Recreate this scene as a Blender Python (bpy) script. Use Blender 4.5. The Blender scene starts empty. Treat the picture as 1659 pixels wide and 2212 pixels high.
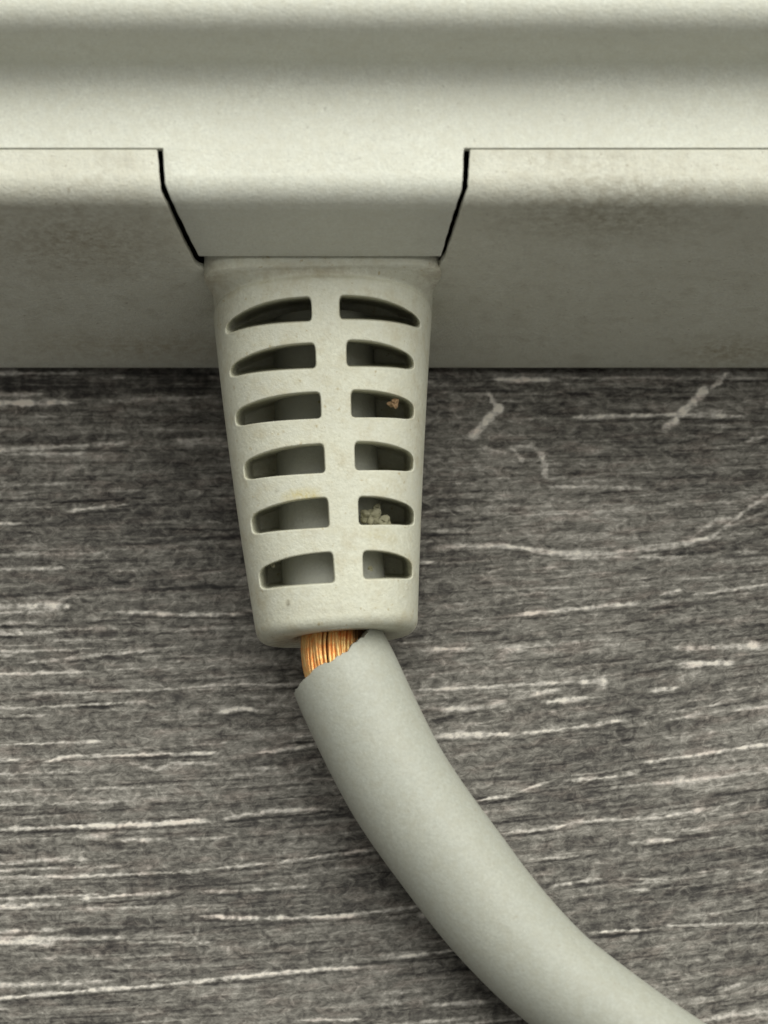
import bpy, math, random
import numpy as np
random.seed(7)
RNG = np.random.RandomState(11)
S = 0.001                       # everything below is written in millimetres
FW, FH = 1659.0, 2212.0         # measuring frame of the photograph
scene = bpy.context.scene

# ------------------------------------------------------------------ camera
ELEV = math.radians(68)         # camera looks down at this angle
DIST = 150.0
TGT = np.array([0.0, -7.1, 0.0])
FPX = 46.0 * DIST               # focal length in measuring pixels
FWD = np.array([0, math.cos(ELEV), -math.sin(ELEV)])
UPV = np.array([0, math.sin(ELEV), math.cos(ELEV)])
RGT = np.array([1.0, 0, 0])
CAM = TGT - FWD * DIST
cd = bpy.data.cameras.new('camera')
cam = bpy.data.objects.new('camera', cd)
scene.collection.objects.link(cam)
cam.location = CAM * S
cam.rotation_euler = (math.radians(90) - ELEV, 0, 0)
cd.sensor_fit = 'HORIZONTAL'; cd.sensor_width = 36
cd.lens = 36 * FPX / FW
cd.clip_start = 0.005; cd.clip_end = 20
cd.dof.use_dof = True
cd.dof.focus_distance = (DIST - 5) * S
cd.dof.aperture_fstop = 90
scene.camera = cam

# ------------------------------------------------------------------ world and lamps
w = bpy.data.worlds.new('World'); scene.world = w; w.use_nodes = True
w.node_tree.nodes['Background'].inputs[0].default_value = (0.93, 0.93, 0.89, 1)
w.node_tree.nodes['Background'].inputs[1].default_value = 0.25

def area(name, loc, tgt, sx, sy, power, col):
    l = bpy.data.lights.new(name, 'AREA'); l.shape = 'RECTANGLE'; l.size = sx * S; l.size_y = sy * S
    l.energy = power; l.color = col
    o = bpy.data.objects.new(name, l); scene.collection.objects.link(o)
    from mathutils import Vector
    L = Vector(loc); T = Vector(tgt)
    o.location = L * S
    o.rotation_euler = (T - L).to_track_quat('-Z', 'Y').to_euler()
    return o
area('window_light', (85, 165, 385), (0, 0, 0), 720, 460, 3.75, (1.0, 0.992, 0.925))

vs = scene.view_settings
scene.display_settings.display_device = 'sRGB'
vs.view_transform = 'Standard'; vs.look = 'None'; vs.exposure = 0; vs.gamma = 1
vs.use_curve_mapping = False

# ------------------------------------------------------------------ measuring helpers
def ray(px, py):
    d = FWD * FPX + RGT * (px - FW / 2) + UPV * (FH / 2 - py)
    return d / FPX
def on_z(px, py, z):
    d = ray(px, py); t = (z - CAM[2]) / d[2]; return CAM + d * t
def on_y(px, py, y):
    d = ray(px, py); t = (y - CAM[1]) / d[1]; return CAM + d * t
def on_plane(px, py, p0, n):
    d = ray(px, py); n = np.array(n, float); t = np.dot(np.array(p0) - CAM, n) / np.dot(d, n); return CAM + d * t
def depth(p): return np.dot(np.asarray(p) - CAM, FWD)
def proj(p):
    q = np.asarray(p, float) - CAM
    de = q @ FWD
    return FW / 2 + FPX * (q @ RGT) / de, FH / 2 - FPX * (q @ UPV) / de
def x_at(px, y, z):
    return (px - FW / 2) * depth((0, y, z)) / FPX
def sstep(a, b, x):
    t = np.clip((x - a) / (b - a), 0, 1); return t * t * (3 - 2 * t)
def noise1(x, seed=0):
    r = np.random.RandomState(seed).rand(4096) * 2 - 1
    x = np.asarray(x, float) + 1000; i = np.floor(x).astype(int); f = x - i; f = f * f * (3 - 2 * f)
    return r[i % 4096] * (1 - f) + r[(i + 1) % 4096] * f

def mesh(name, verts, faces, mat, parent=None, smooth=True):
    me = bpy.data.meshes.new(name)
    v = (np.asarray(verts, float) * S)
    if isinstance(faces, np.ndarray):
        me.vertices.add(len(v)); me.vertices.foreach_set('co', v.astype(np.float32).ravel())
        n = len(faces); me.loops.add(n * 4); me.loops.foreach_set('vertex_index', faces.astype(np.int32).ravel())
        me.polygons.add(n); me.polygons.foreach_set('loop_start', np.arange(0, n * 4, 4, dtype=np.int32))
        me.update(calc_edges=True); me.validate()
    else:
        me.from_pydata([tuple(p) for p in v], [], faces); me.update()
    if smooth: me.polygons.foreach_set('use_smooth', [True] * len(me.polygons))
    me.materials.append(mat)
    o = bpy.data.objects.new(name, me); scene.collection.objects.link(o)
    if parent: o.parent = parent
    return o
def grid_faces(nr, nc, wrap=False):
    r = np.arange(nr - 1)[:, None]; c = np.arange(nc if wrap else nc - 1)[None, :]
    a = r * nc + c; b = r * nc + (c + 1) % nc
    return np.stack([a, b, b + nc, a + nc], -1).reshape(-1, 4)

# ------------------------------------------------------------------ materials
def new_mat(name):
    m = bpy.data.materials.new(name); m.use_nodes = True
    nt = m.node_tree; bs = nt.nodes['Principled BSDF']
    return m, nt, bs
def N(nt, t, **kw):
    n = nt.nodes.new(t)
    for k, v in kw.items():
        if k in n.inputs.keys() if isinstance(k, str) else False: n.inputs[k].default_value = v
        else: setattr(n, k, v)
    return n
def noise(nt, vec, scale, detail=3, rough=.55, dist=0):
    n = nt.nodes.new('ShaderNodeTexNoise')
    n.inputs['Scale'].default_value = scale; n.inputs['Detail'].default_value = detail
    n.inputs['Roughness'].default_value = rough; n.inputs['Distortion'].default_value = dist
    if vec is not None: nt.links.new(vec, n.inputs['Vector'])
    return n.outputs['Fac']
def math_(nt, op, a, b=None, clamp=False):
    n = nt.nodes.new('ShaderNodeMath'); n.operation = op; n.use_clamp = clamp
    for i, v in enumerate((a, b)):
        if v is None: continue
        if isinstance(v, (int, float)): n.inputs[i].default_value = v
        else: nt.links.new(v, n.inputs[i])
    return n.outputs[0]
def mapr(nt, v, a, b, c=0., d=1.):
    n = nt.nodes.new('ShaderNodeMapRange'); n.clamp = True
    nt.links.new(v, n.inputs['Value'])
    for k, x in zip(('From Min', 'From Max', 'To Min', 'To Max'), (a, b, c, d)): n.inputs[k].default_value = x
    return n.outputs['Result']
def mixc(nt, f, a, b):
    n = nt.nodes.new('ShaderNodeMix'); n.data_type = 'RGBA'
    if isinstance(f, (int, float)): n.inputs[0].default_value = f
    else: nt.links.new(f, n.inputs[0])
    for i, v in ((6, a), (7, b)):
        if isinstance(v, tuple): n.inputs[i].default_value = v + (1,)
        else: nt.links.new(v, n.inputs[i])
    return n.outputs[2]
def coords(nt, scale=(1, 1, 1)):
    tc = nt.nodes.new('ShaderNodeTexCoord'); mp = nt.nodes.new('ShaderNodeMapping')
    mp.inputs['Scale'].default_value = tuple(1000 * s for s in scale)   # millimetres
    nt.links.new(tc.outputs['Object'], mp.inputs['Vector'])
    return mp.outputs[0]
def bump(nt, bs, h, strength, dist):
    b = nt.nodes.new('ShaderNodeBump'); b.inputs['Strength'].default_value = strength
    b.inputs['Distance'].default_value = dist * S
    nt.links.new(h, b.inputs['Height']); nt.links.new(b.outputs[0], bs.inputs['Normal'])

def spot(nt, vec, c, r, soft=.5):
    """mask round a point given in millimetres"""
    s = nt.nodes.new('ShaderNodeVectorMath'); s.operation = 'SUBTRACT'; nt.links.new(vec, s.inputs[0]); s.inputs[1].default_value = c
    d = nt.nodes.new('ShaderNodeVectorMath'); d.operation = 'DIVIDE'; nt.links.new(s.outputs[0], d.inputs[0]); d.inputs[1].default_value = r
    l = nt.nodes.new('ShaderNodeVectorMath'); l.operation = 'LENGTH'; nt.links.new(d.outputs[0], l.inputs[0])
    return mapr(nt, l.outputs['Value'], 1.0, soft, 0, 1)

def plastic(name, base, tint, rough=.5, grain=.5, dirt=None, dirtcol=(.16, .135, .09), spots=()):
    m, nt, bs = new_mat(name)
    v = coords(nt)
    big = mapr(nt, noise(nt, v, .35, 4), .35, .68)
    col = mixc(nt, big, base, tint)
    fine = mapr(nt, noise(nt, v, 7.0, 3, .6), .3, .7)
    dark = tuple(c * .80 for c in base)
    f2 = math_(nt, 'MULTIPLY', fine, .95)
    col = mixc(nt, f2, col, dark)
    mid = mapr(nt, noise(nt, v, 2.2, 3, .65), .42, .66)
    col = mixc(nt, math_(nt, 'MULTIPLY', mid, .55), col, tuple(c * k for c, k in zip(base, (.82, .80, .76))))
    if dirt:
        d = mapr(nt, noise(nt, v, .9, 6, .68), dirt[0], dirt[1])
        col = mixc(nt, math_(nt, 'MULTIPLY', d, dirt[2]), col, dirtcol)
        s = mapr(nt, noise(nt, v, 3.3, 3, .6), .655, .72)
        col = mixc(nt, math_(nt, 'MULTIPLY', s, min(.8, dirt[2] * 1.8)), col, dirtcol)
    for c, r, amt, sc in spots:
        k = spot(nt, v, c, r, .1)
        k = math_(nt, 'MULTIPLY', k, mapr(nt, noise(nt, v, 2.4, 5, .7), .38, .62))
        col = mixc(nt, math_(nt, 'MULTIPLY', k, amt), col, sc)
    nt.links.new(col, bs.inputs['Base Color'])
    bs.inputs['Roughness'].default_value = rough
    bs.inputs['Specular IOR Level'].default_value = .35
    h = math_(nt, 'ADD', noise(nt, v, 3.6, 4, .7), math_(nt, 'MULTIPLY', noise(nt, v, 11, 2), .5))
    bump(nt, bs, h, grain, .085)
    return m

# ------------------------------------------------------------------ table surface
STROKES = [  # points in measuring pixels, width, tone (+ pale, - dark)
 ([(0,832),(468,826)],44,-.55),([(0,870),(162,870)],17,1.1),([(225,867),(473,856)],10,.42),([(0,971),(198,961),(281,956)],12,.6),  # leading wide dark band: grain with the housing's shade painted into it
 ([(367,955),(489,950)],18,.42),([(0,1049),(165,1042)],10,.3),([(139,1104),(231,1094),(290,1089)],8,.62),
 ([(0,1310),(165,1310)],18,.8),([(245,1323),(397,1327),(529,1327)],10,.7),([(0,1347),(99,1345)],8,.5),
 ([(50,1433),(231,1413),(344,1403)],8,.55),([(0,1416),(33,1418)],8,.6),([(99,1383),(231,1386)],8,.4),
 ([(298,1126),(490,1128)],9,.35),([(0,1200),(230,1194)],8,.3),
 ([(0,957),(281,935)],14,-.4),([(99,1086),(331,1076)],6,-.8),([(142,1113),(298,1099)],6,-.6),
 ([(331,1142),(512,1145)],5,-.7),([(397,1161),(522,1160)],6,-.6),([(298,1274),(529,1267)],10,-.75),
 ([(0,1287),(165,1280)],9,-.6),([(231,1422),(298,1420)],8,-.6),
 ([(1057,820),(1205,820)],12,1.05),([(1205,816),(1659,817)],7,.35),([(1225,902),(1450,895),(1614,900)],11,.75),
 ([(1187,1050),(1405,1054)],10,.4),([(1609,954),(1659,940)],10,.55),([(932,1100),(1109,1109)],8,.3),
 ([(1427,1090),(1518,1081)],10,.45),([(914,1147),(1032,1150)],10,.45),
 ([(932,1181),(1078,1177),(1200,1195),(1314,1195),(1473,1175),(1541,1159),(1609,1104),(1700,1040)],12,.62),
 ([(1496,1159),(1550,1122),(1596,1118)],14,.5),([(1541,1150),(1659,1104)],10,.5),([(1577,1190),(1659,1195)],10,.45),
 ([(1214,1206),(1486,1202)],8,.45),([(1109,1329),(1278,1311),(1382,1302)],12,.7),([(1423,1286),(1477,1272)],10,.6),
 ([(1491,1286),(1700,1258)],8,.6),([(905,1404),(1028,1400)],12,.7),([(1078,1404),(1259,1386),(1341,1379)],8,.5),
 ([(1450,1402),(1650,1393)],18,.7),([(1464,1436),(1596,1431)],18,.9),([(905,1216),(941,1216)],10,.6),
 ([(928,1081),(1064,1079)],14,-.5),([(1418,1199),(1496,1192)],8,-.6),([(1396,1318),(1564,1295)],8,-.6),([(914,1156),(1018,1154)],6,-.6),
 ([(62,1499),(393,1488),(467,1480),(647,1477)],7,.5),([(461,1541),(517,1530),(573,1538)],10,.8),([(34,1547),(112,1544)],8,.45),
 ([(0,1642),(51,1640)],9,.7),([(90,1648),(135,1635),(281,1631),(478,1626)],8,.78),([(551,1627),(692,1609)],9,.7),
 ([(635,1592),(686,1586)],8,.6),([(540,1659),(613,1658)],10,.5),([(281,1648),(337,1665),(371,1648),(483,1651)],10,.5),
 ([(0,1710),(146,1704),(304,1701)],6,.4),([(11,1791),(236,1783),(450,1773)],12,.88),([(478,1769),(590,1752),(731,1748)],8,.65),
 ([(157,1808),(236,1805)],14,.6),([(253,1815),(360,1813)],12,.6),([(393,1813),(506,1808)],8,.45),
 ([(0,1895),(169,1893),(393,1884),(590,1864)],8,.6),([(596,1862),(714,1848),(821,1834)],9,.72),([(0,1957),(135,1954)],12,.75),
 ([(169,1943),(247,1936),(388,1926)],11,.75),([(427,1926),(562,1923),(675,1912)],8,.55),
 ([(427,1980),(596,1984),(731,1980),(911,1957)],11,.8),([(169,1963),(393,1957)],7,.35),([(0,2036),(118,2039)],18,.8),
 ([(124,2030),(281,2025)],9,.5),([(247,2036),(467,2036)],8,.45),
 ([(0,2157),(90,2148),(337,2129),(506,2112),(675,2095),(787,2089)],9,.82),([(866,2067),(933,2058)],9,.75),([(635,2205),(787,2202)],8,.7),
 ([(163,1527),(236,1527)],14,-.9),([(292,1638),(467,1635)],6,-.8),([(28,1797),(225,1794),(450,1783)],6,-.75),
 ([(478,1777),(703,1755),(770,1752)],7,-.85),([(169,1955),(382,1938)],6,-.7),([(0,2016),(270,2011)],14,-.6),
 ([(613,1605),(686,1601)],6,-.8),([(0,1843),(34,1843)],8,-.8),([(62,2160),(225,2148)],5,-.6),([(820,2055),(900,2050)],8,-.6),
 ([(888,1492),(1125,1479),(1241,1474)],8,.6),([(1246,1474),(1317,1471)],20,.78),([(1145,1502),(1211,1489)],10,.7),
 ([(949,1534),(1060,1527),(1095,1514)],12,.75),([(1166,1517),(1206,1514),(1287,1507)],14,.78),([(1403,1494),(1468,1484)],12,.7),
 ([(939,1590),(1115,1585)],14,.8),([(1115,1587),(1277,1567),(1352,1555)],9,.75),([(1352,1555),(1569,1519)],7,.5),([(1428,1557),(1700,1520)],7,.4),
 ([(1382,1648),(1493,1633),(1700,1600)],8,.75),([(1025,1731),(1105,1718),(1140,1703),(1196,1686)],9,.78),
 ([(1226,1686),(1302,1681),(1387,1665)],10,.7),([(1403,1696),(1700,1662)],8,.5),([(1080,1801),(1176,1791),(1236,1781)],9,.78),
 ([(1236,1776),(1428,1766),(1599,1733)],8,.6),([(1357,1822),(1468,1812)],10,.55),([(1135,1857),(1261,1849)],7,.6),
 ([(1186,1915),(1302,1897)],10,.78),([(1332,1897),(1463,1902)],6,.5),([(1352,1925),(1408,1922)],10,.55),([(1272,2016),(1398,2008)],8,.78),
 ([(1433,2000),(1700,1993)],8,.5),([(1554,2142),(1609,2121)],9,.55),([(853,2069),(989,2051)],9,.78),([(899,1978),(929,1973)],18,.6),
 ([(919,2172),(1065,2164)],12,.6),
 ([(924,1559),(1045,1537)],7,-.75),([(1040,1737),(1125,1724)],5,-.6),([(1251,1698),(1302,1690)],7,-.6),([(1085,1809),(1236,1791)],5,-.7),
 ([(1277,2026),(1433,2011)],8,-.8),([(1226,1910),(1327,1905)],6,-.5),([(1377,2116),(1480,2116)],6,-.6),([(1448,1748),(1569,1738)],5,-.5),
]
SCUFFS = [([(1025,941),(1059,900),(1080,882)],22,.62),([(1080,890),(1066,868),(1056,845)],12,.5),([(1441,927),(1480,885),(1523,845)],24,.6),
          ([(1541,838),(1572,806)],13,.5),([(1041,966),(1096,981)],12,.34),([(1109,970),(1128,995)],12,.34),([(1150,963),(1172,985),(1180,1031)],17,.42),
          ([(1150,963),(1105,966)],9,.3)]
def slope_g(px): return .03 * px + 95 * (np.clip(px, -500, 2200) / 1659.) ** 2
def amp_a(py): return np.clip((py - 850) / 600., 0, 1)
def grain_raster():
    X0, X1, Y0, Y1, q = -320, 1990, 740, 2560, 1.6
    nx, ny = int((X1 - X0) / q), int((Y1 - Y0) / q)
    pale = np.zeros((ny, nx), np.float32); dark = np.zeros((ny, nx), np.float32)
    def stroke(pts, wd, tone, k):
        pts = np.array(pts, float)
        xs = np.arange(max(0, int((pts[0, 0] - X0) / q) - 3), min(nx, int((pts[-1, 0] - X0) / q) + 4))
        if len(xs) < 2: return
        fx = X0 + xs * q
        cy = np.interp(fx, pts[:, 0], pts[:, 1]) + 1.1 * noise1(fx / 14, k) + .9 * noise1(fx / 5, k + 1)
        L = pts[-1, 0] - pts[0, 0]
        e = min(L * .25, 26)
        end = np.clip((fx - pts[0, 0]) / e + .25, 0, 1) * np.clip((pts[-1, 0] - fx) / e + .25, 0, 1)
        if pts[0, 0] <= 0: end = np.clip((pts[-1, 0] - fx) / e + .25, 0, 1)
        hw = .55 * wd * (.72 + .32 * noise1(fx / 26, k + 2) + .15 * noise1(fx / 8, k + 3)) * (.45 + .55 * end)
        hw = np.maximum(hw, 1.2)
        a = abs(tone) * end * (.80 + .18 * noise1(fx / 30, k + 4) + .28 * noise1(fx / 7, k + 5))
        y0 = max(0, int((cy.min() - wd - Y0) / q)); y1 = min(ny, int((cy.max() + wd - Y0) / q) + 1)
        if y1 <= y0: return
        fy = (Y0 + np.arange(y0, y1) * q)[:, None]
        m = a * (1 - sstep(.25, 1.35, np.abs(fy - cy) / hw))
        tgt = pale if tone > 0 else dark
        tgt[y0:y1, xs] = np.maximum(tgt[y0:y1, xs], m)
    k = 10
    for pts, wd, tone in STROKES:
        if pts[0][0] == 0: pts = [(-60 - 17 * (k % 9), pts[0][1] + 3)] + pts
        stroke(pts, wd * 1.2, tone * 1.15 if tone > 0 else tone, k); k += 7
        if tone > .5 and wd < 16:      # dark lip just below a pale raised fibre
            stroke([(x + 12, y + wd * .85) for x, y in pts], wd * .5, -.45, k); k += 7
    for pts, wd, tone in SCUFFS:
        pts = sorted(pts)
        P = np.array(pts, float)
        for i in range(len(P) - 1):
            n = 60
            for t in np.linspace(0, 1, n):
                c = P[i] * (1 - t) + P[i + 1] * t
                r = wd / 2 * (.72 + .30 * float(noise1(t * 6 + i * 3, k)) + .2 * float(noise1(t * 19, k + 1))); c = c + np.array([2.6, 1.2]) * float(noise1(t * 14 + i, k + 2))
                ix, iy = int((c[0] - X0) / q), int((c[1] - Y0) / q); R = int(r / q) + 2
                if iy - R < 0: continue
                yy, xx = np.mgrid[-R:R + 1, -R:R + 1]
                m = (1.15 + .45 * float(noise1(t * 11, k + 5))) * tone * (1 - sstep(.6, 1.15, np.hypot(xx, yy) * q / r))
                sl = pale[iy - R:iy + R + 1, ix - R:ix + R + 1]; np.maximum(sl, m, out=sl)
        k += 3
    blot = np.kron(RNG.uniform(.35, 1.2, ((ny + 3) // 4, (nx + 3) // 4)), np.ones((4, 4)))[:ny, :nx]
    for ax in (0, 1):
        for sh in (1, 2): blot = (blot + np.roll(blot, sh, ax) + np.roll(blot, -sh, ax)) / 3
    pale = (pale * np.clip(blot * 1.0 + .22, .55, 1.1)).astype(np.float32)
    # the many short fibres between the big ones
    for j in range(2800):
        x = RNG.uniform(X0, X1 - 60); y = RNG.uniform(Y0 + 5, Y1 - 20)
        inside = 0 < x < 1659 and y < 2212
        L = RNG.uniform(18, 150) * (1 if RNG.rand() < .8 else 2); wd = RNG.uniform(3, 7)
        r = RNG.rand(); tone = RNG.uniform(.12, .38) if r < .5 else -RNG.uniform(.15, .6)
        if not inside and RNG.rand() < .12: tone, wd, L = RNG.uniform(.5, .8), RNG.uniform(7, 13), RNG.uniform(100, 420)
        xs = np.linspace(x, x + L, 4)
        a = amp_a(y)
        stroke([(u, y - a * (slope_g(u) - slope_g(x))) for u in xs], wd, tone, k); k += 1
    return pale, dark, (X0, Y0, q, nx, ny)
pale, dark, (RX0, RY0, RQ, RNX, RNY) = grain_raster()

def table():
    lo = np.array([-260, -180, -120, -80, -50]); hi = -lo[::-1]
    xs = np.concatenate([lo, np.arange(-24, 24.01, .085), hi])
    ys = np.concatenate([[-260, -180, -120, -80, -55], np.arange(-40, 2.01, .05), [6, 15, 40, 80, 140, 260]])
    XX, YY = np.meshgrid(xs, ys)
    P = np.stack([XX, YY, 0 * XX], -1).reshape(-1, 3)
    px, py = proj(P)
    o = mesh('table_top', P, grid_faces(len(ys), len(xs)), table_mat(), smooth=True)
    gx = np.clip((px - RX0) / RQ, 0, RNX - 1.001); gy = np.clip((py - RY0) / RQ, 0, RNY - 1.001)
    ok = (px > RX0) & (px < RX0 + RNX * RQ - 2) & (py > RY0) & (py < RY0 + RNY * RQ - 2)
    ix, iy = gx.astype(int), gy.astype(int); fx, fy = gx - ix, gy - iy
    def samp(R):
        R = R.copy()
        v = (R[iy, ix] * (1 - fx) + R[iy, np.minimum(ix + 1, RNX - 1)] * fx) * (1 - fy) + (R[np.minimum(iy + 1, RNY - 1), ix] * (1 - fx) + R[np.minimum(iy + 1, RNY - 1), np.minimum(ix + 1, RNX - 1)] * fx) * fy
        return (v * ok).astype(np.float32)
    me = o.data
    for nm, R in (('pale_fibre', pale), ('dark_fibre_and_shade', dark)):
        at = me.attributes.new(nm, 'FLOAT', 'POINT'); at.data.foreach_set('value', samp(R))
    wv = (py + amp_a(py) * slope_g(px)) / 46.0
    g = np.stack([px / 46.0, -wv, 0 * wv], -1).astype(np.float32)
    at = me.attributes.new('grain_flow', 'FLOAT_VECTOR', 'POINT'); at.data.foreach_set('vector', g.ravel())
    o['kind'] = 'structure'
    return o
def table_mat():
    m, nt, bs = new_mat('dark_wood_laminate')
    def attr(n, out='Fac'):
        a = nt.nodes.new('ShaderNodeAttribute'); a.attribute_name = n; return a.outputs[out]
    flow = attr('grain_flow', 'Vector')
    def mp(s, off=0):
        n = nt.nodes.new('ShaderNodeMapping'); n.inputs['Scale'].default_value = s; n.inputs['Location'].default_value = (off, off * .7, 0)
        nt.links.new(flow, n.inputs['Vector']); return n.outputs[0]
    A = noise(nt, mp((.10, 1.5, 1)), 1.0, 3, .6)            # broad bands
    B = noise(nt, mp((.32, 3.3, 1), 9), 1.0, 3, .6, .3)     # fine streaks
    Cc = noise(nt, mp((1.7, 2.6, 1), 4), 1.0, 3, .7, .8)    # mottling
    D = noise(nt, mp((3.8, 5.6, 1), 2), 1.0, 2, .6)
    E = noise(nt, mp((.10, .12, 1), 31), 1.0, 2, .5)
    def c(v, k): return math_(nt, 'MULTIPLY', math_(nt, 'SUBTRACT', v, .5), k)
    t = math_(nt, 'ADD', c(A, .60), c(B, .52))
    t = math_(nt, 'ADD', t, c(Cc, .95)); t = math_(nt, 'ADD', t, c(D, .36)); t = math_(nt, 'ADD', t, c(E, .45))
    t = math_(nt, 'ADD', t, .42)
    dk = math_(nt, 'MULTIPLY', attr('dark_fibre_and_shade'), mapr(nt, Cc, .3, .6, .55, 1.0))
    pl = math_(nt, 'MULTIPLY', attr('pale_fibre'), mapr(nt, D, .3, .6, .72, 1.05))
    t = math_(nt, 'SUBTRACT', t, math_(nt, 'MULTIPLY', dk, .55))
    t = math_(nt, 'MULTIPLY', t, math_(nt, 'SUBTRACT', 1.0, math_(nt, 'MULTIPLY', pl, .6)))
    t = math_(nt, 'ADD', t, math_(nt, 'MULTIPLY', pl, .95))
    r = nt.nodes.new('ShaderNodeValToRGB'); nt.links.new(t, r.inputs[0])
    el = r.color_ramp.elements
    el[0].position = .02; el[0].color = (.010, .009, .008, 1)
    el[1].position = 1.0; el[1].color = (.64, .60, .53, 1)
    for p, col in ((.22, (.044, .040, .0355)), (.40, (.112, .105, .091)), (.58, (.215, .203, .179)), (.80, (.42, .395, .36))):
        e = el.new(p); e.color = col + (1,)
    warm = mapr(nt, noise(nt, mp((.5, 1.6, 1), 20), 1.0, 3), .5, .66)
    tint = nt.nodes.new('ShaderNodeMix'); tint.data_type = 'RGBA'; tint.blend_type = 'MULTIPLY'
    nt.links.new(math_(nt, 'MULTIPLY', warm, .8), tint.inputs[0]); nt.links.new(r.outputs[0], tint.inputs[6]); tint.inputs[7].default_value = (1.0, .93, .92, 1)
    nt.links.new(tint.outputs[2], bs.inputs['Base Color'])
    bs.inputs['Roughness'].default_value = .62; bs.inputs['Specular IOR Level'].default_value = .25
    bump(nt, bs, t, .5, .10)
    return m
table()

# ------------------------------------------------------------------ adapter housing
DIRTC = (.17, .14, .09)
M_up = plastic('lid_plastic', (.72, .73, .64), (.65, .655, .57), .42, .5, (.56, .74, .12))
M_lo = plastic('case_plastic', (.70, .70, .605), (.62, .61, .51), .48, .6, (.50, .70, .28), (.26, .22, .15),
               spots=[((9.5, 0, 16.5), (6.5, 4, 3.6), .6, (.20, .165, .10)), ((-13.5, 0, 14), (6, 4, 5), .6, (.24, .19, .12)),
                      ((16.5, 0, 2.5), (4, 4, 2.5), .6, (.26, .2, .10)), ((-11, 0, 3), (9, 4, 2.6), .5, (.33, .26, .15))])
M_cab = plastic('cable_sheath', (.455, .465, .40), (.425, .44, .385), .46, .22, (.58, .76, .22), (.30, .27, .20))
M_core = plastic('inner_cable', (.41, .415, .375), (.33, .34, .30), .5, .4)
M_in = plastic('inside_dark', (.03, .03, .035), (.02, .02, .025), .7, .2)

adapter = bpy.data.objects.new('power_adapter', None); scene.collection.objects.link(adapter)
adapter['label'] = 'off-white plastic power adapter with stepped lid and slotted strain relief, lying on dark table'
adapter['category'] = 'power adapter'

HX = 52.0
z1 = on_y(829, 440, 0.2)[2]                      # where the face starts to round over
RC = 1.15
zl = z1 + RC                                      # ledge height
def seam_y():
    return on_z(829, 322, zl + .12)[1]
ys_ = seam_y()
yw = on_z(829, 152, zl + .6)[1]                  # plane of the upper wall
zt = on_y(829, 72, yw)[2]                         # top of the upper wall
RF, RT = 1.0, 1.25
YB = 58.0
def arc(cy, cz, r, a0, a1, n):
    return [(cy + r * math.cos(a), cz + r * math.sin(a)) for a in np.linspace(a0, a1, n)]
def face_profile():                                # from the seam forward over the edge and down
    p = [(y, zl + .12 * (y - RC) / (ys_ - RC)) for y in np.linspace(ys_, RC + .05, 5)]
    p += arc(RC + .02, zl - RC, RC, math.pi / 2, math.pi, 14)
    return p
fp = face_profile()
ztab = on_y(829, 554, 0)[2]
# tab / notch edges in measuring pixels
def gapL(py): return float(np.interp(py, [300, 322, 398, 420, 500, 576, 588, 640], [339, 340, 345.5, 349, 386, 424, 456, 468]) + .8 * noise1(py / 9., 3)), \
                     float(np.interp(py, [300, 322, 398, 420, 500, 576], [351, 352, 357, 365, 402, 441]) + .8 * noise1(py / 9., 5))
def gapR(py): return float(np.interp(py, [300, 322, 408, 470, 556, 600], [1002.5, 1002, 998, 977, 952.5, 946]) + .8 * noise1(py / 9., 7)), \
                     float(np.interp(py, [300, 322, 408, 470, 556, 570, 600, 640], [1015, 1015, 1010, 990, 961, 952, 935, 924]) + .8 * noise1(py / 9., 8))
def strip(V, F, rows, cols_x):
    """rows: list of (y,z); cols_x: function row -> list of x; adds a grid"""
    base = len(V); nc = None
    for (y, z) in rows:
        cx = cols_x(y, z); nc = len(cx)
        for x in cx: V.append((x, y, z))
    for i in range(len(rows) - 1):
        for j in range(nc - 1):
            a = base + i * nc + j; F.append((a, a + nc, a + nc + 1, a + 1))
    return base, nc
def solid(o, th):
    s = o.modifiers.new('thickness', 'SOLIDIFY'); s.thickness = th * S; s.offset = -1; s.use_even_offset = False
    b = o.modifiers.new('soft edges', 'BEVEL'); b.width = .05 * S; b.segments = 2; b.limit_method = 'ANGLE'; b.angle_limit = math.radians(50)
    n = o.modifiers.new('normals', 'WEIGHTED_NORMAL'); n.keep_sharp = True
def sharp(o, deg=50):
    o.data.set_sharp_from_angle(angle=math.radians(deg))

# lower case
V, F = [], []
zclose = 6.0
low = fp + [(.02 - .0 * z, z) for z in np.linspace(z1 - .1, zclose + .02, 40)]
def px_row(y, z): return proj((0, y, z))[1]
def leftcols(y, z):
    py = px_row(y, z); e = x_at(gapL(py)[0], y, z)
    return list(-HX + (e + HX) * np.array([0, .3, .55, .7, .8, .88, .94, .98, 1.0]))
def rightcols(y, z):
    py = px_row(y, z); e = x_at(gapR(py)[1], y, z)
    return list(e + (HX - e) * np.array([0, .02, .06, .12, .2, .3, .45, .7, 1.0]))
bL, nL = strip(V, F, low, leftcols)
bR, nR = strip(V, F, low, rightcols)
lastL = [bL + (len(low) - 1) * nL + j for j in range(nL)]; lastR = [bR + (len(low) - 1) * nR + j for j in range(nR)]
top = lastL + lastR
xs_ = [V[i][0] for i in top]
under = [(.02, z) for z in np.linspace(zclose - .4, .9, 8)] + arc(.52, .8, .5, math.pi, 1.5 * math.pi, 6)[1:] + \
        [(8, .3), (YB - 2, .3)] + arc(YB - 2, 2.3, 2, -math.pi / 2, 0, 6)[1:] + [(YB, zl)]
prev = top
for (y, z) in under:
    cur = []
    for x in xs_: cur.append(len(V)); V.append((x, y, z))
    for j in range(len(cur) - 1): F.append((prev[j], cur[j], cur[j + 1], prev[j + 1]))
    prev = cur
capL = [bL + i * nL for i in range(len(low))] + [len(V) - (k + 1) * len(xs_) for k in range(len(under))][::-1]
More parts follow.
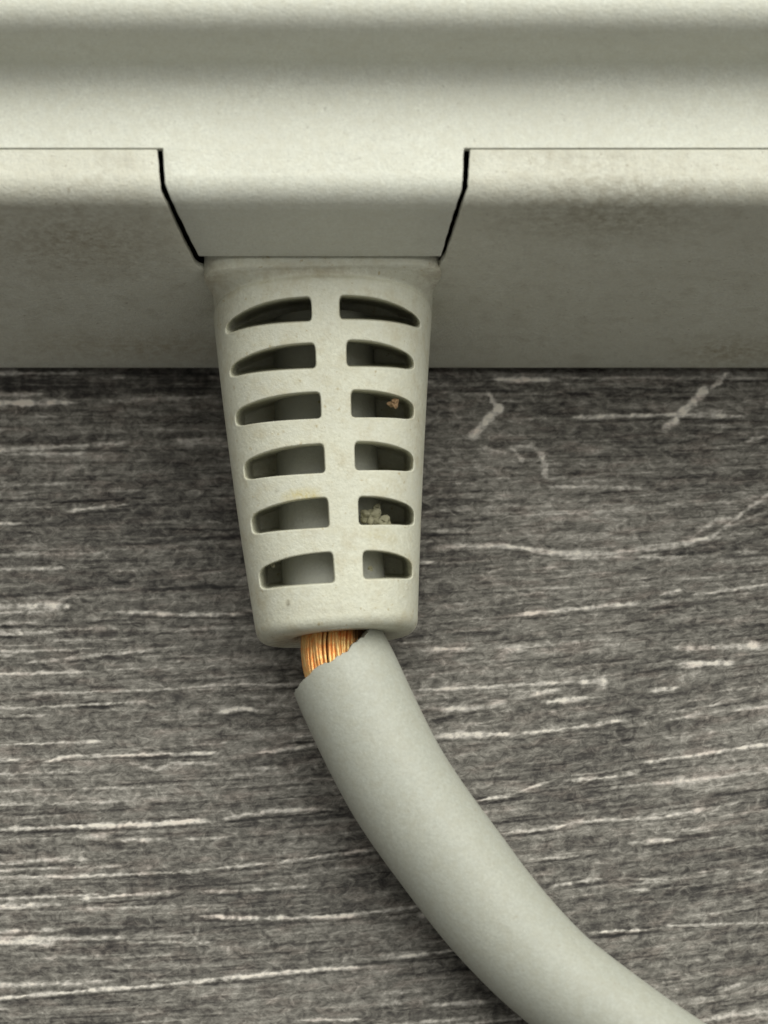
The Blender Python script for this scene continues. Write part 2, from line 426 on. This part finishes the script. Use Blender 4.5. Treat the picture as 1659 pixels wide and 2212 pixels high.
capR = [bR + i * nR + nR - 1 for i in range(len(low))] + [len(V) - k * len(xs_) - 1 for k in range(len(under))][::-1]
F.append(tuple(capL[::-1])); F.append(tuple(capR))
lower = mesh('lower_case', V, F, M_lo, adapter); solid(lower, .3); sharp(lower)

# upper lid with its tab
V, F = [], []
GAP = .04
rise = .03
up = []
up += [(y, zl + .12 + .06 * (y - ys_) + rise) for y in np.linspace(ys_ + GAP, yw - RF, 6)]
zc = up[-1][1]
up += [(yw - RF + RF * math.sin(a), zc + RF - RF * math.cos(a)) for a in np.linspace(.06, math.pi / 2, 14)]
up += [(yw, z) for z in np.linspace(zc + RF + .3, zt, 6)]
up += [(yw + RT - RT * math.cos(a), zt + RT * math.sin(a)) for a in np.linspace(.05, math.pi / 2, 14)]
up += [(y, zt + RT) for y in (yw + 3, yw + 8, 20, YB - 2)] + arc(YB - 2, zt + RT - 2, 2, math.pi / 2, 0, 6)[1:] + [(YB, zl + .1)]
def tabcols(y, z, wide=False):
    py = px_row(y, z); a = x_at(gapL(py)[1], y, z); b = x_at(gapR(py)[0], y, z)
    return list(np.linspace(a, b, 14))
tabrows = [(y, z + rise) for (y, z) in fp] + [(.0, z) for z in np.linspace(z1 - .1 + rise, ztab + .0, 26)]
# row shared by lid and tab
tx = tabcols(*tabrows[0])
lx = list(np.linspace(-HX, tx[0], 6))[:-1]; rx = list(np.linspace(tx[-1], HX, 6))[1:]
allx = lx + tx + rx
prev = None; first = None
for (y, z) in up:
    cur = []
    for x in allx: cur.append(len(V)); V.append((x, y, z))
    if prev:
        for j in range(len(cur) - 1): F.append((cur[j], prev[j], prev[j + 1], cur[j + 1]))
    else: first = cur
    prev = cur
prevt = first[len(lx):len(lx) + len(tx)]
for (y, z) in tabrows:
    cur = []
    for x in tabcols(y, z): cur.append(len(V)); V.append((x, y, z))
    for j in range(len(cur) - 1): F.append((prevt[j], cur[j], cur[j + 1], prevt[j + 1]))
    prevt = cur
nA = len(allx)
F.append(tuple([i * nA for i in range(len(up))])); F.append(tuple([i * nA + nA - 1 for i in range(len(up))][::-1]))
lid = mesh('lid', V, F, M_up, adapter); solid(lid, .35); sharp(lid)

# ------------------------------------------------------------------ strain relief boot
DROOP = math.radians(12.5)
AX0 = np.array([0, 0, ztab - 4.55])
pn = np.array([0, math.sin(DROOP), -math.cos(DROOP)]); pn = np.array([0, -math.sin(DROOP), math.cos(DROOP)])
# plane through the drooping axis: contains X and direction (0,-cos,-sin)
pn = np.cross([1, 0, 0], [0, -math.cos(DROOP), -math.sin(DROOP)])
rows_py = np.array([610, 700, 800, 900, 1000, 1100, 1200, 1300, 1370.])
eL = np.array([457, 462, 470, 485, 500, 515, 530, 544, 553.])
eR = np.array([938, 932, 926, 920, 915, 911, 908, 904, 902.])
cpts = np.array([on_plane((a + b) / 2, p, AX0, pn) for a, b, p in zip(eL, eR, rows_py)])
hwid = np.array([(b - a) / 2 * depth(c) / FPX for a, b, c in zip(eL, eR, cpts)])
fwd0 = np.array([0.04, -math.cos(DROOP), -math.sin(DROOP)]); fwd0 /= np.linalg.norm(fwd0)
tt = (cpts - AX0) @ fwd0
cf = [np.polyfit(tt, cpts[:, i], 2) for i in range(3)]
hf = np.polyfit(tt, hwid, 2)
T1 = float(np.interp(1376, rows_py.tolist() + [1400], tt.tolist() + [tt[-1] + .65]))
def axis(t):
    t = max(t, 0); return np.array([np.polyval(cf[i], t) for i in range(3)])
def axdir(t): 
    d = axis(t + .05) - axis(max(t, 0)); return d / np.linalg.norm(d)
def bframe(t):      # sections stand upright at the root and turn square to the axis
    d = axdir(max(t, 0)); r = -np.cross(d, [0, 0, 1]); r /= np.linalg.norm(r); u = np.cross(d, r)
    k = float(sstep(0, 5.0, t)); u = u * k + np.array([0, 0, 1.]) * (1 - k); u /= np.linalg.norm(u)
    return d, r, u
def row_to_t(py):  # top of the boot surface seen at this pixel row
    ts = np.linspace(0, T1, 400)
    pys = [proj(axis(t) + bframe(t)[2] * hgt(t))[1] for t in ts]
    return float(np.interp(py, pys, ts))
def wid(t): return float(np.polyval(hf, max(t, .0)))
def hgt(t): return float(np.interp(t, [0, 18], [4.25, 3.45]))
def boot():
    tflange = np.array([-1.2, -.3, 0.0, .06, .12, .16, .195, .22, .27, .33, .38, .44, .50])
    tm = np.arange(.55, T1 - .5, .036)
    te = np.concatenate([T1 - .5 + .5 * np.sin(np.linspace(0, math.pi / 2, 10)), ])
    ts = np.concatenate([tflange, tm, te])
    # angles, denser over the top half
    th = np.concatenate([np.linspace(-8, 188, 520), np.linspace(190, 350, 40)]) * math.pi / 180
    slotsL = [(672, 485, 645, 690), (681, 495, 745, 792), (692, 508, 850, 900), (700, 527, 962, 1018), (709, 543, 1078, 1136), (720, 560, 1196, 1256)]
    slotsR = [(733, 908, 643, 687), (748, 893, 740, 790), (758, 893, 848, 900), (766, 893, 960, 1015), (774, 895, 1079, 1134), (784, 892, 1197, 1252)]
    SL = []
    for a, b, y0, y1 in slotsL + slotsR:
        t0, t1 = row_to_t(y0), row_to_t(y1); tc = (t0 + t1) / 2; c = axis(tc)
        cx = proj(c + bframe(tc)[2] * hgt(tc))[0]; hw = wid(tc) * FPX / depth(c)
        SL.append((t0, t1, (a - cx) / hw, (b - cx) / hw))
    V = []
    rings = []
    for t in ts:
        c = axis(t)
        if t < 0: c = c - fwd0 * t * -1 * -1 if False else c + fwd0 * t
        d, r, u = bframe(t)
        w_, h_ = wid(max(t, 0)), hgt(max(t, 0))
        if t < .20: n = 7; c[0] = x_at(697.5, 0, 10); w_ = x_at(956, 0, 10) - c[0]; h_ = h_ + .05; w_ -= .08 * max(0, (t - .12) / .08)
        else:
            k = sstep(.20, .55, t)
            w_ *= 1.0; h_ -= .0
            n = 4.5 * (1 - k) + 2.45 * k
            h_ -= .24 * math.exp(-((t - .40) / .2) ** 2); w_ -= .16 * math.exp(-((t - .40) / .2) ** 2)
        endr = 0
        if t > T1 - .5: endr = .38 * (1 - math.cos(math.asin(min(1, (t - (T1 - .5)) / .5))))
        cs, sn = np.cos(th), np.sin(th)
        w_ = np.where(t < .21, w_ - (w_ - wid(0) * .985) * sstep(.62, .30, sn) * (1 if t > -.2 else 1), w_)
        rad = (np.abs(cs) ** n + np.abs(sn) ** n) ** (-1 / n)
        ox, oz = cs * rad * (w_ - endr), sn * rad * (h_ - endr)
        rec = np.zeros_like(th); sht = np.zeros_like(th); shx = np.zeros_like(th)
        uu = ox / wid(max(t, 0))
        for t0, t1, ua, ub in SL:
            sgn = 1 if ub > ua else -1
            f = np.clip((uu - ua) / (ub - ua), 0, 1)
            a0 = t0 + .10 + .42 * f ** 2.6; a1 = t1 - .06 - .07 * f ** 2
            W0 = wid(max(t, 0)); side = sstep(-.08 / W0, .20 / W0, (uu - ua) * sgn) * sstep(-.1 / W0, .5 / W0, (ub - uu) * sgn)
            al = sstep(-.26, .20, t - a0) * sstep(-.18, .14, a1 - t)
            m = np.where(sn > -.05, side * al, 0)
            rec = np.maximum(rec, m)
            q_ = np.clip((t - (a0 + a1) / 2) / (a1 - a0) * 2, -1, 1); sht += m * np.where(q_ < 0, q_ * .26, q_ * .2)
            shx += m * (f - .5) * 2 * sgn * .25
        dp = rec ** 2.2 * np.maximum(oz + 1.5 - .05 * max(t, 0), 0); back = dp * (.44 - .27 * float(sstep(0, 6, t)))
        oz = oz - dp        # slots are cut straight down and open out underneath
        ox = ox + shx * .6
        V.append(c[None, :] + ox[:, None] * r[None, :] + oz[:, None] * u[None, :] + (sht - back)[:, None] * d[None, :])
    # rim: end face and bore
    c = axis(T1); d = axdir(T1); r = -np.cross(d, [0, 0, 1]); r /= np.linalg.norm(r); u = np.cross(d, r)
    cs, sn = np.cos(th), np.sin(th)
    for (rr, off) in ((.9, .03), (.74, .0), (.58, -.02), (.53, -.12), (.50, -.5), (.49, -1.7), (.02, -1.7)):
        V.append(c + d * off + (cs * wid(T1) * rr)[:, None] * r + (sn * hgt(T1) * rr)[:, None] * u)
    V = np.array(V)
    nr, nc = V.shape[:2]
    o = mesh('strain_relief', V.reshape(-1, 3), grid_faces(nr, nc, True), M_boot, adapter)
    # core that shows through the slots
    W = []
    ph = np.linspace(0, 2 * math.pi, 49)[:-1]
    cl = np.arange(.5, T1 - 1.7, .4)
    for i, t in enumerate(cl):
        c = axis(t); d = axdir(t); r = np.cross(d, [0, 0, 1]); r /= np.linalg.norm(r); u = np.cross(r, d)
        W.append(c + u * (-1.35 + 1.75 * min(1, t / 15)) + 2.3 * (np.cos(ph)[:, None] * r + np.sin(ph)[:, None] * u))
    W = np.array(W)
    mesh('inner_cable', W.reshape(-1, 3), grid_faces(len(cl), 48, True)[:, ::-1].copy(), M_core, o)
    return o
def onboot(px, py): return tuple(on_plane(px, py, axis(row_to_t(py)) + np.array([0, 0, hgt(row_to_t(py))]), pn))
BR_ = (.20, .16, .10)
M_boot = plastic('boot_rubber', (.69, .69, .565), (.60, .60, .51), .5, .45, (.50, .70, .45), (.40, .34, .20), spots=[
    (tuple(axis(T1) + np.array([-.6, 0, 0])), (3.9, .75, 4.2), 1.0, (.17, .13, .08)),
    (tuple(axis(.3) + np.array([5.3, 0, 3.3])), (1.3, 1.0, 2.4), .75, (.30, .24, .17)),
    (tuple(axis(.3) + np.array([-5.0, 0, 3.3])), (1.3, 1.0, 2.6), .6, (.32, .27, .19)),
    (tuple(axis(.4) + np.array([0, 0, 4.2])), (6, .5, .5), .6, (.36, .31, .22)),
    (onboot(655, 1072), (1.2, .45, 1.0), .9, (.50, .42, .16)),
    (onboot(597, 1055), (.16, .13, 1.5), 1.0, (.12, .10, .07)),
    (onboot(622, 1302), (.13, .30, 1.5), 1.0, (.14, .12, .08)),
    (onboot(556, 1290), (.15, .8, 2.5), .9, (.25, .17, .09)),
    (onboot(830, 1150), (1.2, .5, 1.2), .6, (.45, .40, .22)),
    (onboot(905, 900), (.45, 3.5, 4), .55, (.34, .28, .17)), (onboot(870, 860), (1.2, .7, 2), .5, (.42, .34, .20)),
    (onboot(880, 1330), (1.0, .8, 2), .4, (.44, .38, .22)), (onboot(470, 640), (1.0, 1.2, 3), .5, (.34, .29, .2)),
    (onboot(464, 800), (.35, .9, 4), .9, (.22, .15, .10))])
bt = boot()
# crumbs of grime caught in a slot
def lump(name, c, r, seed, mat, parent, n=26):
    rs = np.random.RandomState(seed); V = []
    for i in range(n + 1):
        for j in range(n):
            a, b = math.pi * i / n, 2 * math.pi * j / n
            k = 1 + .35 * math.sin(3 * b + seed) * math.sin(2 * a + seed) + .30 * float(noise1(3 * math.sin(a) * math.cos(b) + 2.1 * math.cos(a), seed)) + .22 * float(noise1(4 * math.sin(a) * math.sin(b) - 3 * math.cos(a), seed + 9))
            V.append((c[0] + r[0] * k * math.sin(a) * math.cos(b), c[1] + r[1] * k * math.sin(a) * math.sin(b), c[2] + r[2] * k * math.cos(a)))
    return mesh(name, V, grid_faces(n + 1, n, True), mat, parent)
M_gr = plastic('grime', (.27, .26, .17), (.15, .14, .10), .8, 1.0)
tg = row_to_t(1120); cg = axis(tg)
pg = on_plane(800, 1116, cg + np.array([0, 0, 2.75]), pn)
lump('grime', pg, (.42, .40, .24), 3, M_gr, bt)
for q, (gx, gy, gr) in enumerate(((815, 1098, .18), (812, 1133, .22), (786, 1106, .14), (800, 1228, .10), (590, 1222, .09), (690, 868, .07))):
    lump('grime', on_plane(gx, gy, axis(row_to_t(gy)) + np.array([0, 0, 2.55]), pn), (gr, gr * .9, gr * .6), 20 + q, M_gr, bt)
pg = on_plane(828, 1128, cg + np.array([0, 0, 2.6]), pn)
lump('grime', pg, (.35, .28, .2), 5, M_gr, bt)
pg = on_plane(850, 872, axis(row_to_t(872)) + np.array([0, 0, 2.9]), pn)
lump('grime', pg, (.22, .2, .15), 8, plastic('brown_grime', (.30, .19, .10), (.2, .14, .08), .8, 1.0), bt)

# ------------------------------------------------------------------ cable
cable = bpy.data.objects.new('power_cable', None); scene.collection.objects.link(cable)
cable['label'] = 'thick pale grey cable curving to lower right, torn open with bare copper showing'
cable['category'] = 'cable'
CP = [(712, 1383), (735, 1435), (770, 1515), (838, 1655), (900, 1755), (978, 1861), (1050, 1957), (1128, 2045), (1198, 2112), (1296, 2188), (1510, 2335), (1900, 2550), (2500, 2800)]
zend = axis(T1)[2]
ZC = [2.5 + (zend - 2.4) * (1 - float(sstep(1370, 2330, p[1]))) for p in CP]
K = np.array([on_z(x, y, z) for (x, y), z in zip(CP, ZC)])
def spline(K, n):
    out = []
    P = np.vstack([2 * K[0] - K[1], K, 2 * K[-1] - K[-2]])
    for i in range(1, len(P) - 2):
        for t in np.linspace(0, 1, n, endpoint=False):
            a, b, c, d = P[i - 1:i + 3]
            out.append(.5 * ((2 * b) + (c - a) * t + (2 * a - 5 * b + 4 * c - d) * t * t + (-a + 3 * b - 3 * c + d) * t ** 3))
    out.append(K[-1]); return np.array(out)
path = spline(K, 24)
for _ in range(60): path[1:-1] = path[1:-1] * .5 + (path[:-2] + path[2:]) * .25
sl = np.concatenate([[0], np.cumsum(np.linalg.norm(np.diff(path, axis=0), axis=1))])
def at_s(s): return np.array([np.interp(s, sl, path[:, i]) for i in range(3)])
def frame(s):
    d = at_s(s + .15) - at_s(max(0, s - .15)); d /= np.linalg.norm(d)
    r = np.cross(d, [0, 0, 1]); r /= np.linalg.norm(r); u = np.cross(r, d); return at_s(s), d, r, u
CR = 2.41
nphi = 120
phi = np.linspace(0, 2 * math.pi, nphi, endpoint=False)
# cut edge: distance from the start of the path against sideways position (left -1 .. right +1), from pixels
wq = np.array([-1, -.85, -.61, -.35, -.1, .1, .22, .35, .48, .62, .8, 1.0])
sq = np.array([80, 78, 73, 72, 71, 67, 61, 54, 48, 39, 30, 26]) / 47.0
def cut(ph):
    wv = math.cos(ph) * -1
    s = float(np.interp(-wv, wq, sq)) if math.sin(ph) > 0 else 1.8
    if math.sin(ph) <= 0:
        s = 1.72 - .5 * (math.cos(ph) > 0) * math.cos(ph) + .06 * math.sin(5 * ph)
    j = .035 * float(noise1(ph * 18, 77)) + .015 * float(noise1(ph * 45, 79)) + .06 * float(noise1(ph * 6, 78))
    return s + j
# sideways frame: r points to the right of travel; travelling towards the viewer that is screen left
sgn_r = 1 if proj(at_s(1) + frame(1)[2])[0] > proj(at_s(1))[0] else -1
def tube(name, s_of, s_end, Ro, Ri, mat, parent):
    sgrid = np.concatenate([np.array([0, .04, .1, .2, .35, .6, 1.0]), np.arange(1.5, s_end, .5)])
    V = []
    def ring(fs, R, blend):
        pts = []
        for k, p in enumerate(phi):
            s = fs(p); c, d, r, u = frame(s)
            pts.append(c + R(k, s) * (math.cos(p) * r * sgn_r + math.sin(p) * u))
        V.append(pts)
    c0 = [cut(p) for p in phi]
    for q, Rr in ((2.2, Ri), (.5, Ri), (.08, Ri + .02), (.0, Ri + .1), (-.02, (Ri + Ro) / 2), (.0, Ro - .10), (.04, Ro - .035)):
        ring(lambda p, q=q: cut(p) + q, lambda k, s, Rr=Rr: Rr, 0)
    for q in sgrid[1:]:
        f = q
        ring(lambda p, q=q: cut(p) * math.exp(-q / 2.5) + q if q > .0 else cut(p),
             lambda k, s: Ro - .20 * float(sstep(8, 24, s)) + .02 * float(noise1(s * .5, 91)) - (.05 * math.exp(-max(0, s - 1.2) / .5)), 0)
    V = np.array(V)
    f = grid_faces(V.shape[0], nphi, True)
    return mesh(name, V.reshape(-1, 3), f, mat, parent)
sheath = tube('sheath', cut, sl[-1] - 1.0, CR, 1.75, M_cab, cable)

# copper strands
def copper(name, base, dark, rough, met=1.0):
    m, nt, bs = new_mat(name)
    v = coords(nt)
    col = mixc(nt, mapr(nt, noise(nt, v, 1.6, 4, .7), .40, .62), base, dark)
    nt.links.new(col, bs.inputs['Base Color']); bs.inputs['Metallic'].default_value = met; bs.inputs['Roughness'].default_value = rough
    bump(nt, bs, noise(nt, v, 9, 2), .5, .04)
    return m
M_cu = copper('copper', (1.0, .70, .30), (1.0, .45, .14), .48, .7)
M_cud = copper('tarnished_copper', (.50, .24, .08), (.20, .11, .04), .55, .5)
core = bpy.data.objects.new('copper_core', None)
scene.collection.objects.link(core); core.parent = cable
KB = [on_z(728, 1320, zend + .15), on_z(724, 1368, zend + .15), on_z(728, 1420, zend + .25), on_z(744, 1480, zend + .1), on_z(770, 1540, zend - .2)]
kb = spline(np.array(KB), 12)
rs = np.random.RandomState(4)
BR = 1.32
pts = []
rr = .085
for ringi, (R, n) in enumerate(((1.20, 38), (1.34, 60))):
    for i in range(n):
        a = 2 * math.pi * (i + .5 * (ringi % 2)) / n; pts.append((R * math.cos(a), R * math.sin(a)))
ph8 = np.linspace(0, 2 * math.pi, 10, endpoint=False)
for i, (a, b) in enumerate(pts):
    if math.hypot(a, b) < .5: continue
    tw = rs.uniform(-.04, .04); lean = rs.uniform(-.08, .08); rad = rr * rs.uniform(.8, 1.15)
    broken = (a > .7) and rs.rand() < .4
    V = []
    n = len(kb); stop = n if not broken else int(n * rs.uniform(.42, .6)) 
    for j in range(stop):
        f = j / (n - 1)
        d = kb[min(j + 1, n - 1)] - kb[max(j - 1, 0)]; d /= np.linalg.norm(d)
        r = np.cross(d, [0, 0, 1]); r /= np.linalg.norm(r); u = np.cross(r, d); r = r * sgn_r
        ang = .5 * (f - .5) + tw
        x = a * math.cos(ang) - b * math.sin(ang); z = a * math.sin(ang) + b * math.cos(ang)
        wob = .035 * math.sin(9 * f + i) + lean * (f - .5)
        bul = 1 + .10 * math.sin(math.pi * f)
        c = kb[j] + r * (x * bul + wob) + u * (z * bul + .04 * math.sin(7 * f + 2 * i))
        V.append([c + rad * (math.cos(p) * r + math.sin(p) * u) for p in ph8])
    V = np.array(V)
    mesh('copper_strand', V.reshape(-1, 3), grid_faces(V.shape[0], 10, True), M_cud if a + .15 * rs.uniform(-1, 1) > .62 else M_cu, core)
# a few frayed ends that stick up at the tarnished side
for i in range(9):
    p0 = on_z(742 + 6.0 * i, 1372 + rs.uniform(0, 10), zend + 1.2 - .06 * i); d = np.array([rs.uniform(-.5, .7), -rs.uniform(.4, 1.0), rs.uniform(-.2, .3)])
    V = []
    for f in np.linspace(0, 1, 8):
        c = p0 + d * f * .9 + np.array([.12 * math.sin(5 * f + i), 0, .25 * math.sin(3 * f)])
        r = np.array([1., 0, 0]); u = np.array([0, 0, 1.])
        V.append([c + .10 * (math.cos(p) * r + math.sin(p) * u) for p in ph8])
    V = np.array(V)
    mesh('copper_strand', V.reshape(-1, 3), grid_faces(8, 10, True), M_cud, core)
